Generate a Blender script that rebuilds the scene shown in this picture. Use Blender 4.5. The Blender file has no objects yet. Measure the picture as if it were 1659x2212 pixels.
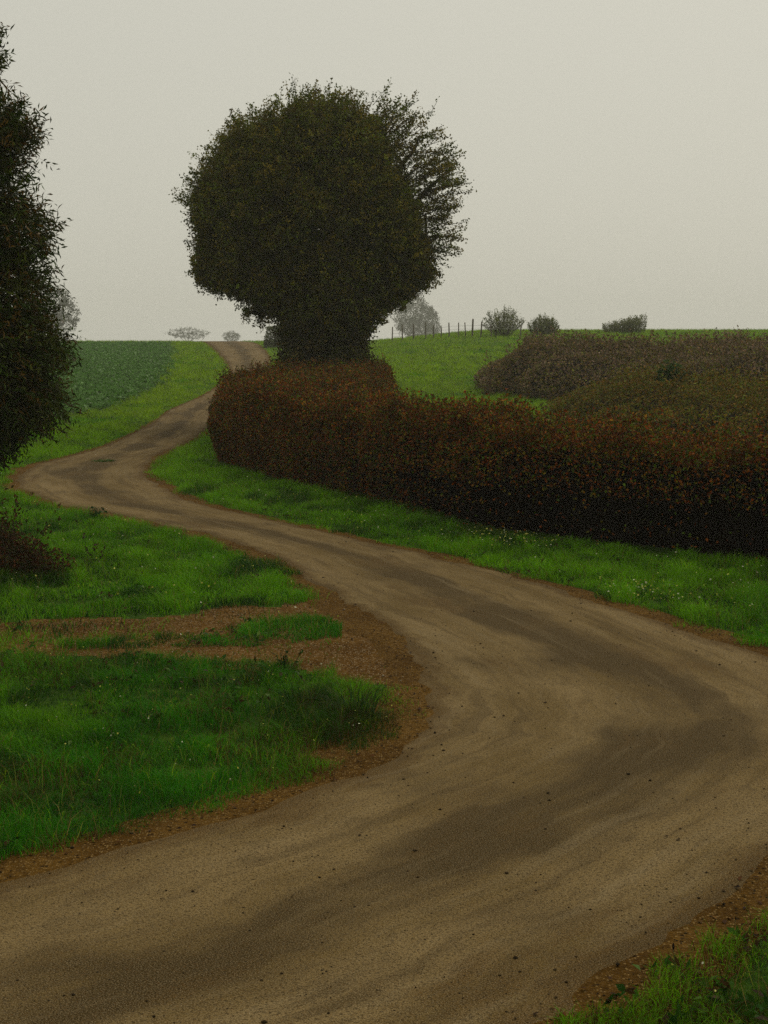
import bpy, math, random
import numpy as np

S = bpy.context.scene
COL = S.collection
rng = np.random.default_rng(7)
random.seed(7)

# ------------------------------------------------------------------ camera
cam = bpy.data.cameras.new("camera")
cam.sensor_fit = 'HORIZONTAL'
cam.sensor_width = 36.0
cam.lens = 36.0 * 3000.0 / 1659.0
cam.clip_start = 0.1
cam.clip_end = 5000.0
camo = bpy.data.objects.new("camera", cam)
COL.objects.link(camo)
camo.location = (0, 0, 3.4)
camo.rotation_euler = (math.radians(90) - math.atan(306.0 / 3000.0), 0, 0)
S.camera = camo

# ------------------------------------------------------------------ sky, sun, exposure
SUN_EL, SUN_AZ = math.radians(48), math.radians(28)        # azimuth from +Y towards +X: behind the tree, to the right
sdir = (math.sin(SUN_AZ) * math.cos(SUN_EL), math.cos(SUN_AZ) * math.cos(SUN_EL), math.sin(SUN_EL))
W = bpy.data.worlds.new("World")
S.world = W
W.use_nodes = True
nt = W.node_tree
nt.nodes.clear()
N = nt.nodes.new
out = N("ShaderNodeOutputWorld")
bg = N("ShaderNodeBackground")
bg.inputs["Strength"].default_value = 0.1
sky = N("ShaderNodeTexSky")
sky.sky_type = 'NISHITA'
sky.sun_disc = False
sky.sun_elevation = SUN_EL
sky.sun_rotation = SUN_AZ
sky.dust_density = 6.0
sky.air_density = 1.5
tc = N("ShaderNodeTexCoord")
dot = N("ShaderNodeVectorMath")
dot.operation = 'DOT_PRODUCT'
dot.inputs[1].default_value = sdir
ramp = N("ShaderNodeValToRGB")                              # thin overcast: a broad brighter patch round the hidden sun
ramp.color_ramp.elements[0].position = 0.0
ramp.color_ramp.elements[0].color = (0.50, 0.49, 0.42, 1)
ramp.color_ramp.elements[1].position = 1.0
ramp.color_ramp.elements[1].color = (0.665, 0.65, 0.56, 1)
gain = N("ShaderNodeVectorMath")
gain.operation = 'SCALE'
gain.inputs["Scale"].default_value = 10.0
mix = N("ShaderNodeMixRGB")
mix.inputs[0].default_value = 0.94
L = nt.links.new
L(tc.outputs["Generated"], dot.inputs[0])
L(dot.outputs["Value"], ramp.inputs[0])
L(ramp.outputs[0], gain.inputs[0])
L(sky.outputs[0], mix.inputs[1])
L(gain.outputs[0], mix.inputs[2])
L(mix.outputs[0], bg.inputs["Color"])
L(bg.outputs[0], out.inputs["Surface"])

sun = bpy.data.lights.new("sun", 'SUN')
sun.energy = 1.5
sun.angle = math.radians(40)
sun.color = (1.0, 0.93, 0.80)
suno = bpy.data.objects.new("sun", sun)
COL.objects.link(suno)
suno.location = (40, 80, 80)
suno.rotation_euler = (math.radians(90) - SUN_EL, 0, math.pi - SUN_AZ)

S.view_settings.view_transform = 'Standard'
S.view_settings.look = 'None'
S.view_settings.exposure = 0.0
S.view_settings.gamma = 1.0
S.cycles.volume_bounces = 1
S.cycles.max_bounces = 6
S.cycles.transparent_max_bounces = 4
S.cycles.use_denoising = False

# ------------------------------------------------------------------ helpers: numbers
def sstep(a, b, x):
    t = np.clip((x - a) / (b - a), 0, 1)
    return t * t * (3 - 2 * t)

def _hash(ix, iy, seed):
    h = (ix.astype(np.int64) * 374761393 + iy.astype(np.int64) * 668265263 + seed * 974634777) & 0x7fffffff
    h = ((h ^ (h >> 13)) * 1274126177) & 0x7fffffff
    return ((h ^ (h >> 16)) & 0xffff) / 65535.0

def noise2(x, y, seed=0):
    x = np.asarray(x, float); y = np.asarray(y, float)
    ix = np.floor(x); iy = np.floor(y)
    fx = x - ix; fy = y - iy
    fx = fx * fx * (3 - 2 * fx); fy = fy * fy * (3 - 2 * fy)
    a = _hash(ix, iy, seed); b = _hash(ix + 1, iy, seed)
    c = _hash(ix, iy + 1, seed); d = _hash(ix + 1, iy + 1, seed)
    return (a * (1 - fx) + b * fx) * (1 - fy) + (c * (1 - fx) + d * fx) * fy

def fbm(x, y, seed=0, octs=3):
    v = 0; a = 0.5; t = 0
    for k in range(octs):
        v = v + a * noise2(x * 2 ** k, y * 2 ** k, seed + k * 11); t += a; a *= 0.5
    return v / t

# ------------------------------------------------------------------ terrain: a gentle slope up to a crest 140 m away
GY = np.array([-600, -20, 3, 6.89, 9.58, 13.25, 16.38, 20.51, 25.36, 32.12, 40.49, 52.09, 66.23, 86.45, 106.66, 130.92, 139.0, 150, 180, 260, 420, 600, 1200.])
GZ = np.array([-4, -.4, -.08, .029, .13, .266, .372, .517, .694, .944, 1.251, 1.676, 2.306, 3.4, 4.455, 5.771, 6.146, 6.36, 6.3, 7.0, 10.0, 11.5, 9.])
def _pchip(x, y):
    h = np.diff(x); d = np.diff(y) / h; m = np.zeros(len(x))
    for i in range(1, len(x) - 1):
        if d[i - 1] * d[i] > 0:
            w1 = 2 * h[i] + h[i - 1]; w2 = h[i] + 2 * h[i - 1]
            m[i] = (w1 + w2) / (w1 / d[i - 1] + w2 / d[i])
    m[0] = d[0]; m[-1] = d[-1]
    return m
GM = _pchip(GY, GZ)
def G(X, Y):
    X = np.asarray(X, float); Y = np.asarray(Y, float)
    i = np.clip(np.searchsorted(GY, Y) - 1, 0, len(GY) - 2)
    h = GY[i + 1] - GY[i]; t = np.clip((Y - GY[i]) / h, 0, 1)
    z = (2 * t**3 - 3 * t**2 + 1) * GZ[i] + (t**3 - 2 * t**2 + t) * h * GM[i] + (-2 * t**3 + 3 * t**2) * GZ[i + 1] + (t**3 - t**2) * h * GM[i + 1]
    z = z + 1.15 * sstep(-4, 12, X) * sstep(70, 136, Y) * (1 - sstep(180, 400, Y))
    s = (X - .9) * .77 - (Y - 7.2) * .63                    # the bank the photographer stands on
    return z + 1.8 * sstep(1.0, 3.6, s) * (1 - sstep(9, 25, np.abs(s)))

# ------------------------------------------------------------------ the lane: left and right edge of the asphalt
PAIRS = [((-9, 3.0), (-6.5, 0.5)), ((-5, 6.8), (-2, 4.5)), ((-2.52, 8.81), (.89, 6.89)), ((-.94, 10.2), (1.94, 8.14)),
         ((-.26, 11.01), (2.95, 9.3)), ((.21, 12.04), (4.4, 11.0)), ((.34, 13.27), (4.75, 13)), ((.25, 14.76), (4.18, 14.86)),
         ((-.16, 16.52), (3.0, 17.3)), ((-.86, 18.39), (1.78, 19.58)), ((-1.6, 20.72), (.51, 21.56)), ((-3.14, 23.44), (-1.03, 23.7)),
         ((-5.54, 26.28), (-2.69, 25.98)), ((-6.75, 27.64), (-4.03, 28.0)), ((-7.7, 29.51), (-5.04, 30.76)), ((-8.35, 31.47), (-5.6, 32.4)),
         ((-8.72, 33.93), (-5.9, 34.5)), ((-8.28, 37.06), (-6.0, 37.5)), ((-7.97, 41.28), (-5.8, 41.5)), ((-8.1, 48.7), (-5.95, 47.5)),
         ((-8.5, 56), (-6.5, 53)), ((-8.36, 64.57), (-6.8, 63)), ((-8.7, 77.2), (-7.15, 76)), ((-9.84, 89.26), (-7.4, 88)),
         ((-12.61, 108.29), (-9.0, 108)), ((-16.36, 130.94), (-12.0, 132)), ((-18.5, 142), (-14.4, 143)), ((-24, 165), (-20, 167))]
def catmull(P, per):
    P = np.array(P, float); Q = np.vstack([2 * P[0] - P[1], P, 2 * P[-1] - P[-2]])
    o = []
    for i in range(1, len(Q) - 2):
        n = per if np.isscalar(per) else per[i - 1]
        t = np.linspace(0, 1, n, endpoint=False)[:, None]
        p0, p1, p2, p3 = Q[i - 1], Q[i], Q[i + 1], Q[i + 2]
        o.append(.5 * (2 * p1 + (p2 - p0) * t + (2 * p0 - 5 * p1 + 4 * p2 - p3) * t**2 + (3 * p1 - p0 - 3 * p2 + p3) * t**3))
    o.append(P[-1:])
    return np.vstack(o)
_A0 = np.array([p[0] for p in PAIRS], float); _B0 = np.array([p[1] for p in PAIRS], float)
_seg = np.maximum(np.linalg.norm(np.diff((_A0 + _B0) / 2, axis=0), axis=1), 1)
PER = np.clip((_seg / .12).astype(int), 8, 60)
RA = catmull(_A0, PER); RB = catmull(_B0, PER)
RC = (RA + RB) / 2
RH = np.linalg.norm(RA - RB, axis=1) / 2
RS = np.concatenate([[0], np.cumsum(np.linalg.norm(np.diff(RC, axis=0), axis=1))])

def seg_dist(px, py, poly, closed=False):
    P = np.array(poly, float)
    if closed: P = np.vstack([P, P[:1]])
    best = np.full(np.shape(px), 1e9)
    for a, b in zip(P[:-1], P[1:]):
        d = b - a; L2 = d @ d + 1e-12
        t = np.clip(((px - a[0]) * d[0] + (py - a[1]) * d[1]) / L2, 0, 1)
        best = np.minimum(best, np.hypot(px - a[0] - t * d[0], py - a[1] - t * d[1]))
    return best
def inside(px, py, poly):
    P = np.array(poly, float); c = np.zeros(np.shape(px), bool); j = len(P) - 1
    for i in range(len(P)):
        xi, yi = P[i]; xj, yj = P[j]
        if yi != yj:
            c ^= ((yi > py) != (yj > py)) & (px < (xj - xi) * (py - yi) / (yj - yi) + xi)
        j = i
    return c
def sdist(px, py, poly):                                    # positive inside
    d = seg_dist(px, py, poly, True)
    return np.where(inside(px, py, poly), d, -d)
ROADPOLY = np.vstack([RA[::3], RB[::-3]])

# side track on the left: two gravel ruts and a grassy middle
PATH_UP = [(-14, 16.1), (-8, 16.4), (-4.7, 16.6), (-3.05, 16.85), (-1.15, 17.6), (-.45, 18.0)]
PATH_LO = [(-14, 15.2), (-8, 15.0), (-4.09, 14.75), (-2.65, 14.75), (-1.1, 14.3), (.3, 13.5)]
PATHPOLY = PATH_UP + PATH_LO[::-1]
STRIP = [(-.37, 16.7), (-.34, 15.75), (-1.18, 15.25), (-2.71, 15.15), (-3.32, 15.11), (-3.7, 15.25), (-3.34, 15.45), (-2.66, 15.8), (-1.91, 16.15), (-1.29, 16.58)]
RUT_A = [(-14, 15.85), (-8, 16.2), (-4.6, 16.45), (-3.0, 16.7), (-1.3, 17.3), (-.3, 17.4)]
RUT_B = [(-14, 14.8), (-8, 14.85), (-4.2, 14.55), (-2.65, 14.5), (-1.2, 14.3), (.1, 13.9)]

# ------------------------------------------------------------------ helpers: meshes
class MB:
    """collects vertices, triangles, quads and a tint per vertex, links them as ONE mesh object"""
    def __init__(s): s.v = []; s.c = []; s.q = []; s.t = []; s.n = 0
    def add(s, v, q=None, t=None, c=(1, 1, 1)):
        v = np.asarray(v, np.float32).reshape(-1, 3)
        c = np.asarray(c, np.float32)
        if c.ndim == 1: c = np.repeat(c[None], len(v), 0)
        s.v.append(v); s.c.append(c)
        if q is not None and len(q): s.q.append(np.asarray(q, np.int64) + s.n)
        if t is not None and len(t): s.t.append(np.asarray(t, np.int64) + s.n)
        s.n += len(v)
    def build(s, name, mat, parent=None, smooth=False, loc=(0, 0, 0), extra=None):
        me = bpy.data.meshes.new(name)
        v = np.vstack(s.v) if s.v else np.zeros((0, 3), np.float32)
        v = v - np.asarray(loc, np.float32)
        c = np.vstack(s.c)
        q = np.vstack(s.q) if s.q else np.zeros((0, 4), np.int64)
        t = np.vstack(s.t) if s.t else np.zeros((0, 3), np.int64)
        me.vertices.add(len(v)); me.vertices.foreach_set("co", v.astype(np.float32).ravel())
        li = np.concatenate([q.ravel(), t.ravel()]).astype(np.int32)
        me.loops.add(len(li)); me.loops.foreach_set("vertex_index", li)
        ls = np.concatenate([np.arange(len(q)) * 4, len(q) * 4 + np.arange(len(t)) * 3]).astype(np.int32)
        me.polygons.add(len(ls)); me.polygons.foreach_set("loop_start", ls)
        if smooth: me.polygons.foreach_set("use_smooth", np.ones(len(ls), bool))
        me.update(calc_edges=True)
        at = me.attributes.new("tint", 'FLOAT_COLOR', 'POINT')
        at.data.foreach_set("color", np.hstack([c, np.ones((len(c), 1), np.float32)]).astype(np.float32).ravel())
        if extra:
            for k, arr in extra.items():
                a2 = me.attributes.new(k, 'FLOAT_VECTOR', 'POINT')
                a2.data.foreach_set("vector", np.asarray(arr, np.float32).ravel())
        me.materials.append(mat)
        o = bpy.data.objects.new(name, me)
        COL.objects.link(o)
        if parent is not None: o.parent = parent
        else: o.location = loc
        return o

def thing(name, loc, label, cat, group=None):
    o = bpy.data.objects.new(name, None)
    COL.objects.link(o)
    o.location = loc
    o.empty_display_size = 0.3
    o["label"] = label; o["category"] = cat
    if group: o["group"] = group
    return o
def tag(o, label=None, cat=None, group=None, kind=None):
    if label: o["label"] = label
    if cat: o["category"] = cat
    if group: o["group"] = group
    if kind: o["kind"] = kind
    return o

def unit(v): return v / (np.linalg.norm(v, axis=-1, keepdims=True) + 1e-9)
def rdir(n): return unit(rng.normal(size=(n, 3)))
def palette(n, cols, jitter=.15):
    cols = np.array(cols, float)
    c = cols[rng.integers(0, len(cols), n)]
    return np.clip(c * (1 + rng.normal(0, jitter, (n, 1))), 0, 1)

def leaf_quads(mb, C, ln, wd, col, up=.35, D=None):
    """one folded rhombus per leaf"""
    n = len(C)
    if n == 0: return
    nrm = unit(rdir(n) + np.array([0, 0, up]))
    d = rdir(n) if D is None else unit(D + rng.normal(0, .35, (n, 3)))
    t = unit(d - nrm * np.sum(d * nrm, 1, keepdims=True))
    b = np.cross(nrm, t)
    ln = (ln * rng.uniform(.7, 1.3, n))[:, None]; wd = (wd * rng.uniform(.7, 1.3, n))[:, None]
    v = np.stack([C - t * ln * .5, C + b * wd * .5 + nrm * ln * .06, C + t * ln * .5 - nrm * ln * .1, C - b * wd * .5 + nrm * ln * .06], 1)
    mb.add(v.reshape(-1, 3), q=np.arange(4 * n).reshape(n, 4), c=np.repeat(col, 4, 0))

def tube(mb, pts, rad, n=6, col=(1, 1, 1)):
    pts = np.array(pts, float); rad = np.broadcast_to(np.array(rad, float), (len(pts),))
    tan = unit(np.gradient(pts, axis=0))
    ref = np.array([0, 0, 1.]) if abs(tan[0, 2]) < .9 else np.array([1., 0, 0])
    u = unit(np.cross(tan, ref)); w = np.cross(tan, u)
    a = np.linspace(0, 2 * np.pi, n, endpoint=False)
    ring = pts[:, None] + rad[:, None, None] * (np.cos(a)[None, :, None] * u[:, None] + np.sin(a)[None, :, None] * w[:, None])
    m = len(pts); q = []
    for i in range(m - 1):
        for k in range(n):
            q.append((i * n + k, i * n + (k + 1) % n, (i + 1) * n + (k + 1) % n, (i + 1) * n + k))
    v = ring.reshape(-1, 3)
    t = [((m - 1) * n + k, (m - 1) * n + (k + 1) % n, m * n) for k in range(n)]
    mb.add(np.vstack([v, pts[-1:] + tan[-1:] * rad[-1] * .5]), q=q, t=t, c=col)

def wobble(p0, p1, n, amp):
    t = np.linspace(0, 1, n)[:, None]
    p = np.array(p0, float) * (1 - t) + np.array(p1, float) * t
    o = np.cumsum(rng.normal(0, amp, (n, 3)), 0); o = o - o[0] - t * 0
    return p + o * np.sin(t * np.pi * .5)

def twigs(mb, P0, P1, r, col):
    """many thin three-sided stems"""
    n = len(P0)
    if n == 0: return
    d = unit(P1 - P0); u = unit(np.cross(d, rdir(n))); w = np.cross(d, u)
    r = np.broadcast_to(np.asarray(r, float), (n,))[:, None]
    a = [0, 2.094, 4.189]
    V = [P0 + r * (math.cos(k) * u + math.sin(k) * w) for k in a] + [P1 + .4 * r * (math.cos(k) * u + math.sin(k) * w) for k in a]
    v = np.stack(V, 1).reshape(-1, 3)
    base = np.arange(n)[:, None] * 6
    q = np.vstack([base + np.array([[0, 1, 4, 3]]), base + np.array([[1, 2, 5, 4]]), base + np.array([[2, 0, 3, 5]])])
    mb.add(v, q=q, c=np.repeat(col, 6, 0) if np.ndim(col) == 2 else col)

def blades(mb, P, h, w, col, lean=.45, seg=2, az=None, tilt=None):
    n = len(P)
    if n == 0: return
    az = rng.uniform(0, 2 * np.pi, n) if az is None else az
    fa = rng.uniform(0, 2 * np.pi, n)
    side = np.stack([np.cos(fa), np.sin(fa), np.zeros(n)], 1) * (w * rng.uniform(.6, 1.3, n))[:, None] * .5
    ld = np.stack([np.cos(az), np.sin(az), np.zeros(n)], 1)
    hh = h * rng.uniform(.6, 1.35, n)
    ln = (np.abs(rng.normal(lean, .25, n)) if tilt is None else tilt) * hh
    mid = P + ld * (ln * .3)[:, None]; mid[:, 2] += hh * .6
    tip = P + ld * ln[:, None]; tip[:, 2] += hh * np.sqrt(np.clip(1 - (ln / hh / 1.6) ** 2, .1, 1))
    if seg == 1:
        v = np.stack([P - side, P + side, tip], 1).reshape(-1, 3)
        mb.add(v, t=np.arange(3 * n).reshape(n, 3), c=np.repeat(col, 3, 0))
    else:
        v = np.stack([P - side, P + side, mid + side * .8, mid - side * .8, tip], 1).reshape(-1, 3)
        b = np.arange(n)[:, None] * 5
        mb.add(v, q=b + np.array([[0, 1, 2, 3]]), t=b + np.array([[3, 2, 4]]), c=np.repeat(col, 5, 0))

# ------------------------------------------------------------------ helpers: materials
def newmat(name):
    m = bpy.data.materials.new(name); m.use_nodes = True
    nt = m.node_tree; nt.nodes.clear()
    return m, nt, nt.nodes.new, nt.links.new
def leaf_mat(name, rough=.55, trans=.3, spec=.25, scale=6.0, var=.35):
    m, nt, N, L = newmat(name)
    o = N("ShaderNodeOutputMaterial"); p = N("ShaderNodeBsdfPrincipled"); tr = N("ShaderNodeBsdfTranslucent"); mx = N("ShaderNodeMixShader")
    at = N("ShaderNodeAttribute"); at.attribute_name = "tint"
    g = N("ShaderNodeNewGeometry"); nz = N("ShaderNodeTexNoise"); nz.inputs["Scale"].default_value = scale; nz.inputs["Detail"].default_value = 3
    mr = N("ShaderNodeMapRange"); mr.inputs[1].default_value = .3; mr.inputs[2].default_value = .7
    mr.inputs[3].default_value = 1 - var; mr.inputs[4].default_value = 1 + var
    mul = N("ShaderNodeVectorMath"); mul.operation = 'SCALE'
    L(g.outputs["Position"], nz.inputs["Vector"]); L(nz.outputs[0], mr.inputs[0])
    L(at.outputs["Color"], mul.inputs[0]); L(mr.outputs[0], mul.inputs["Scale"])
    L(mul.outputs[0], p.inputs["Base Color"]); L(mul.outputs[0], tr.inputs["Color"])
    p.inputs["Roughness"].default_value = rough; p.inputs["Specular IOR Level"].default_value = spec
    mx.inputs[0].default_value = trans
    L(p.outputs[0], mx.inputs[1]); L(tr.outputs[0], mx.inputs[2]); L(mx.outputs[0], o.inputs["Surface"])
    return m
def bark_mat(name, c0, c1, scale=9):
    m, nt, N, L = newmat(name)
    o = N("ShaderNodeOutputMaterial"); p = N("ShaderNodeBsdfPrincipled")
    tc = N("ShaderNodeTexCoord"); mp = N("ShaderNodeMapping"); mp.inputs["Scale"].default_value = (1, 1, .25)
    nz = N("ShaderNodeTexNoise"); nz.inputs["Scale"].default_value = scale; nz.inputs["Detail"].default_value = 6
    r = N("ShaderNodeValToRGB"); r.color_ramp.elements[0].position = .35; r.color_ramp.elements[0].color = (*c0, 1)
    r.color_ramp.elements[1].position = .65; r.color_ramp.elements[1].color = (*c1, 1)
    b = N("ShaderNodeBump"); b.inputs["Strength"].default_value = .6; b.inputs["Distance"].default_value = .03
    L(tc.outputs["Object"], mp.inputs[0]); L(mp.outputs[0], nz.inputs["Vector"]); L(nz.outputs[0], r.inputs[0])
    L(r.outputs[0], p.inputs["Base Color"]); L(nz.outputs[0], b.inputs["Height"]); L(b.outputs[0], p.inputs["Normal"])
    p.inputs["Roughness"].default_value = .9; p.inputs["Specular IOR Level"].default_value = .03
    L(p.outputs[0], o.inputs["Surface"])
    return m

class NT:
    """tiny node-math builder for the ground materials"""
    def __init__(s, name):
        s.m, s.nt, s.N, s.L = newmat(name)
        s.o = s.N("ShaderNodeOutputMaterial"); s.p = s.N("ShaderNodeBsdfPrincipled")
        s.L(s.p.outputs[0], s.o.inputs["Surface"])
        s.p.inputs["Roughness"].default_value = .95; s.p.inputs["Specular IOR Level"].default_value = .03
        g = s.N("ShaderNodeNewGeometry"); s.pos = g.outputs["Position"]
    def put(s, sock, v):
        if isinstance(v, (int, float)): sock.default_value = v
        elif isinstance(v, tuple): sock.default_value = (*v, 1) if len(v) == 3 and sock.type == 'RGBA' else v
        else: s.L(v, sock)
    def noise(s, vec, scale, detail=4, rough=.55, stretch=None):
        if stretch:
            mp = s.N("ShaderNodeMapping"); mp.inputs["Scale"].default_value = stretch; s.L(vec, mp.inputs[0]); vec = mp.outputs[0]
        n = s.N("ShaderNodeTexNoise"); n.inputs["Scale"].default_value = scale; n.inputs["Detail"].default_value = detail
        n.inputs["Roughness"].default_value = rough; s.L(vec, n.inputs["Vector"]); return n.outputs[0]
    def voro(s, vec, scale):
        n = s.N("ShaderNodeTexVoronoi"); n.inputs["Scale"].default_value = scale; s.L(vec, n.inputs["Vector"]); return n
    def rng(s, v, a, b, c=0., d=1.):
        n = s.N("ShaderNodeMapRange"); n.interpolation_type = 'SMOOTHSTEP'; s.put(n.inputs[0], v)
        for i, x in enumerate((a, b, c, d)): n.inputs[i + 1].default_value = x
        return n.outputs[0]
    def math(s, op, a, b=0.):
        n = s.N("ShaderNodeMath"); n.operation = op; s.put(n.inputs[0], a); s.put(n.inputs[1], b); return n.outputs[0]
    def mix(s, f, a, b, mode='MIX'):
        n = s.N("ShaderNodeMixRGB"); n.blend_type = mode; s.put(n.inputs[0], f); s.put(n.inputs[1], a); s.put(n.inputs[2], b); return n.outputs[0]
    def attr(s, name):
        n = s.N("ShaderNodeAttribute"); n.attribute_name = name; return n
    def bump(s, h, strength, dist):
        b = s.N("ShaderNodeBump"); b.inputs["Strength"].default_value = strength; b.inputs["Distance"].default_value = dist
        s.L(h, b.inputs["Height"]); s.L(b.outputs[0], s.p.inputs["Normal"])
    def color(s, c): s.put(s.p.inputs["Base Color"], c)

# meadow soil with moss and short grass
k = NT("meadow_soil")
n1 = k.noise(k.pos, .35, 5); n2 = k.noise(k.pos, 9, 6, .7); n3 = k.noise(k.pos, 60, 3, .7)
c = k.mix(k.rng(n2, .35, .65), (.014, .040, .004), (.040, .085, .006))
c = k.mix(k.rng(n1, .42, .62, 0, .7), c, (.055, .105, .006))
c = k.mix(k.rng(n3, .55, .75, 0, .6), c, (.05, .045, .012))
k.color(c); k.bump(n2, .8, .08)
M_GROUND = k.m

# crop field: brown-green soil
k = NT("field_soil")
n1 = k.noise(k.pos, .6, 5); n2 = k.noise(k.pos, 5, 6, .7)
c = k.mix(k.rng(n2, .35, .65), (.045, .100, .018), (.080, .150, .026))
c = k.mix(k.rng(n1, .4, .65, 0, .6), c, (.035, .08, .02))
k.color(c); k.bump(n2, .8, .1)
M_FIELD = k.m

# rust-brown dirt and grit (side track and lane shoulder)
def dirt(name, cd, cl, cg):
    k = NT(name)
    n1 = k.noise(k.pos, 1.3, 5, .6); n2 = k.noise(k.pos, 22, 5, .7); v = k.voro(k.pos, 55); v2 = k.voro(k.pos, 26)
    c = k.mix(k.rng(n1, .35, .65), cd, cl)
    c = k.mix(k.rng(n2, .3, .7, 0, .75), c, tuple(x * .45 for x in cd))
    sep = k.N("ShaderNodeSeparateColor"); k.L(v.outputs["Color"], sep.inputs[0])
    c = k.mix(k.math('MULTIPLY', k.rng(sep.outputs[0], .68, .8), k.rng(v.outputs["Distance"], .55, .25)), c, cg)
    sep2 = k.N("ShaderNodeSeparateColor"); k.L(v2.outputs["Color"], sep2.inputs[0])
    c = k.mix(k.math('MULTIPLY', k.rng(sep2.outputs[1], .75, .85), k.rng(v2.outputs["Distance"], .5, .2)), c, tuple(x * .25 for x in cd))
    k.color(c)
    h = k.math('ADD', k.math('MULTIPLY', n2, .6), k.math('MULTIPLY', v.outputs["Distance"], -.5))
    k.bump(h, .9, .03)
    return k.m
M_SHOULDER = dirt("shoulder_dirt", (.082, .040, .006), (.145, .076, .014), (.22, .14, .05))
M_PATH = dirt("track_dirt", (.095, .044, .006), (.165, .085, .017), (.32, .24, .14))

# worn asphalt: two pale wheel tracks, a dark mossy middle, rusty dirt creeping in from the sides
k = NT("worn_asphalt")
rc = k.attr("lane"); vec = rc.outputs["Vector"]
sx = k.N("ShaderNodeSeparateXYZ"); k.L(vec, sx.inputs[0])
ac = sx.outputs[2]                                           # -1 left edge .. 1 right edge
absa = k.math('ABSOLUTE', ac)
flat = k.N("ShaderNodeCombineXYZ"); k.L(sx.outputs[0], flat.inputs[0]); k.L(sx.outputs[1], flat.inputs[1]); fv = flat.outputs[0]
streak = k.noise(fv, 1.6, 6, .62, (1.0, .22, 1)); blot = k.noise(fv, .55, 4, .55); fine = k.noise(fv, 70, 4, .75)
med = k.noise(fv, 9, 5, .65, (1, .45, 1)); v = k.voro(fv, 95); vb = k.voro(fv, 17)
c = k.mix(k.rng(streak, .3, .7), (.120, .077, .021), (.250, .174, .074))
mid = k.math('ADD', k.rng(absa, .5, .02, 0., .7), k.math('MULTIPLY', k.math('SUBTRACT', streak, .5), 2.6))
mid = k.math('ADD', mid, k.math('MULTIPLY', k.math('SUBTRACT', blot, .5), 2.0))
c = k.mix(k.rng(mid, .02, .80, 0, .9), c, (.034, .020, .003))
stain = k.noise(fv, 1.1, 5, .65, (1, .3, 1)); c = k.mix(k.rng(stain, .54, .68, 0, .75), c, (.085, .046, .009))
edge = k.math('ADD', k.rng(absa, .64, 1.0, 0., 1.), k.math('MULTIPLY', k.math('SUBTRACT', blot, .5), 1.3))
edge = k.math('ADD', edge, k.math('MULTIPLY', k.math('SUBTRACT', med, .5), .9))
c = k.mix(k.rng(edge, .35, .95, 0, .9), c, (.080, .043, .008))
c = k.mix(k.rng(med, .48, .72, 0, .5), c, (.070, .048, .020))
rutl = k.noise(fv, 5.0, 4, .6, (1, .06, 1)); c = k.mix(k.rng(rutl, .5, .66, 0, .5), c, (.060, .038, .012)); c = k.mix(k.rng(rutl, .48, .28, 0, .3), c, (.26, .20, .11))
grit = k.noise(fv, 45, 3, .8); grit2 = k.noise(fv, 130, 2, .8); hue = k.noise(fv, 60, 2, .6)
c = k.mix(k.rng(grit, .50, .60, 0, .75), c, (.030, .019, .006))
c = k.mix(k.rng(grit2, .53, .63, 0, .8), c, (.020, .013, .005))
c = k.mix(k.rng(grit2, .47, .37, 0, .6), c, (.34, .26, .15))
c = k.mix(k.rng(hue, .55, .75, 0, .5), c, (.13, .055, .012))
sep = k.N("ShaderNodeSeparateColor"); k.L(v.outputs["Color"], sep.inputs[0])
c = k.mix(k.math('MULTIPLY', k.rng(sep.outputs[0], .86, .9), k.rng(v.outputs["Distance"], .45, .2)), c, (.02, .014, .007))
k.color(c)
k.bump(k.math('ADD', fine, k.math('MULTIPLY', v.outputs["Distance"], .5)), .5, .012)
k.p.inputs["Roughness"].default_value = .88
M_ROAD = k.m

M_GRASS = leaf_mat("grass_blade", .5, .35, 0.05, 1.2, .3)
M_CROP = leaf_mat("crop_leaf", .5, .3, 0.08, 1.0, .25)
M_HEDGE = leaf_mat("autumn_hedge_leaf", .6, .25, 0.03, 2.5, .4)
M_THICKET = leaf_mat("bramble_leaf", .65, .2, 0.03, 1.0, .35)
M_CROWN = leaf_mat("broadleaf", .55, .25, 0.04, 1.2, .3)
M_IVY = leaf_mat("ivy_leaf", .4, .1, 0.05, 2.0, .3)
M_ASH = leaf_mat("hanging_leaf", .45, .2, 0.05, 2.5, .35)
M_BARK = bark_mat("bark", (.018, .013, .008), (.05, .038, .025))
M_CORE = bark_mat("twig_shade_core", (.003, .002, .001), (.008, .005, .002), 14)  # near-black colour stands in for the shade deep inside the hedges
M_POST = bark_mat("weathered_post", (.09, .075, .055), (.17, .145, .11), 18)
M_FLOWER = leaf_mat("petal", .5, .3, .2, 3, .1)
M_STEM = leaf_mat("dry_stem", .7, .1, .1, 5, .2)
k = NT("stone"); n1 = k.noise(k.pos, 30, 4)
k.color(k.mix(k.rng(n1, .3, .7), k.attr("tint").outputs["Color"], (.05, .035, .018))); M_STONE = k.m
k = NT("galvanised_wire"); k.color((.12, .12, .11)); k.p.inputs["Metallic"].default_value = .6; k.p.inputs["Roughness"].default_value = .5
M_WIRE = k.m

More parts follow.
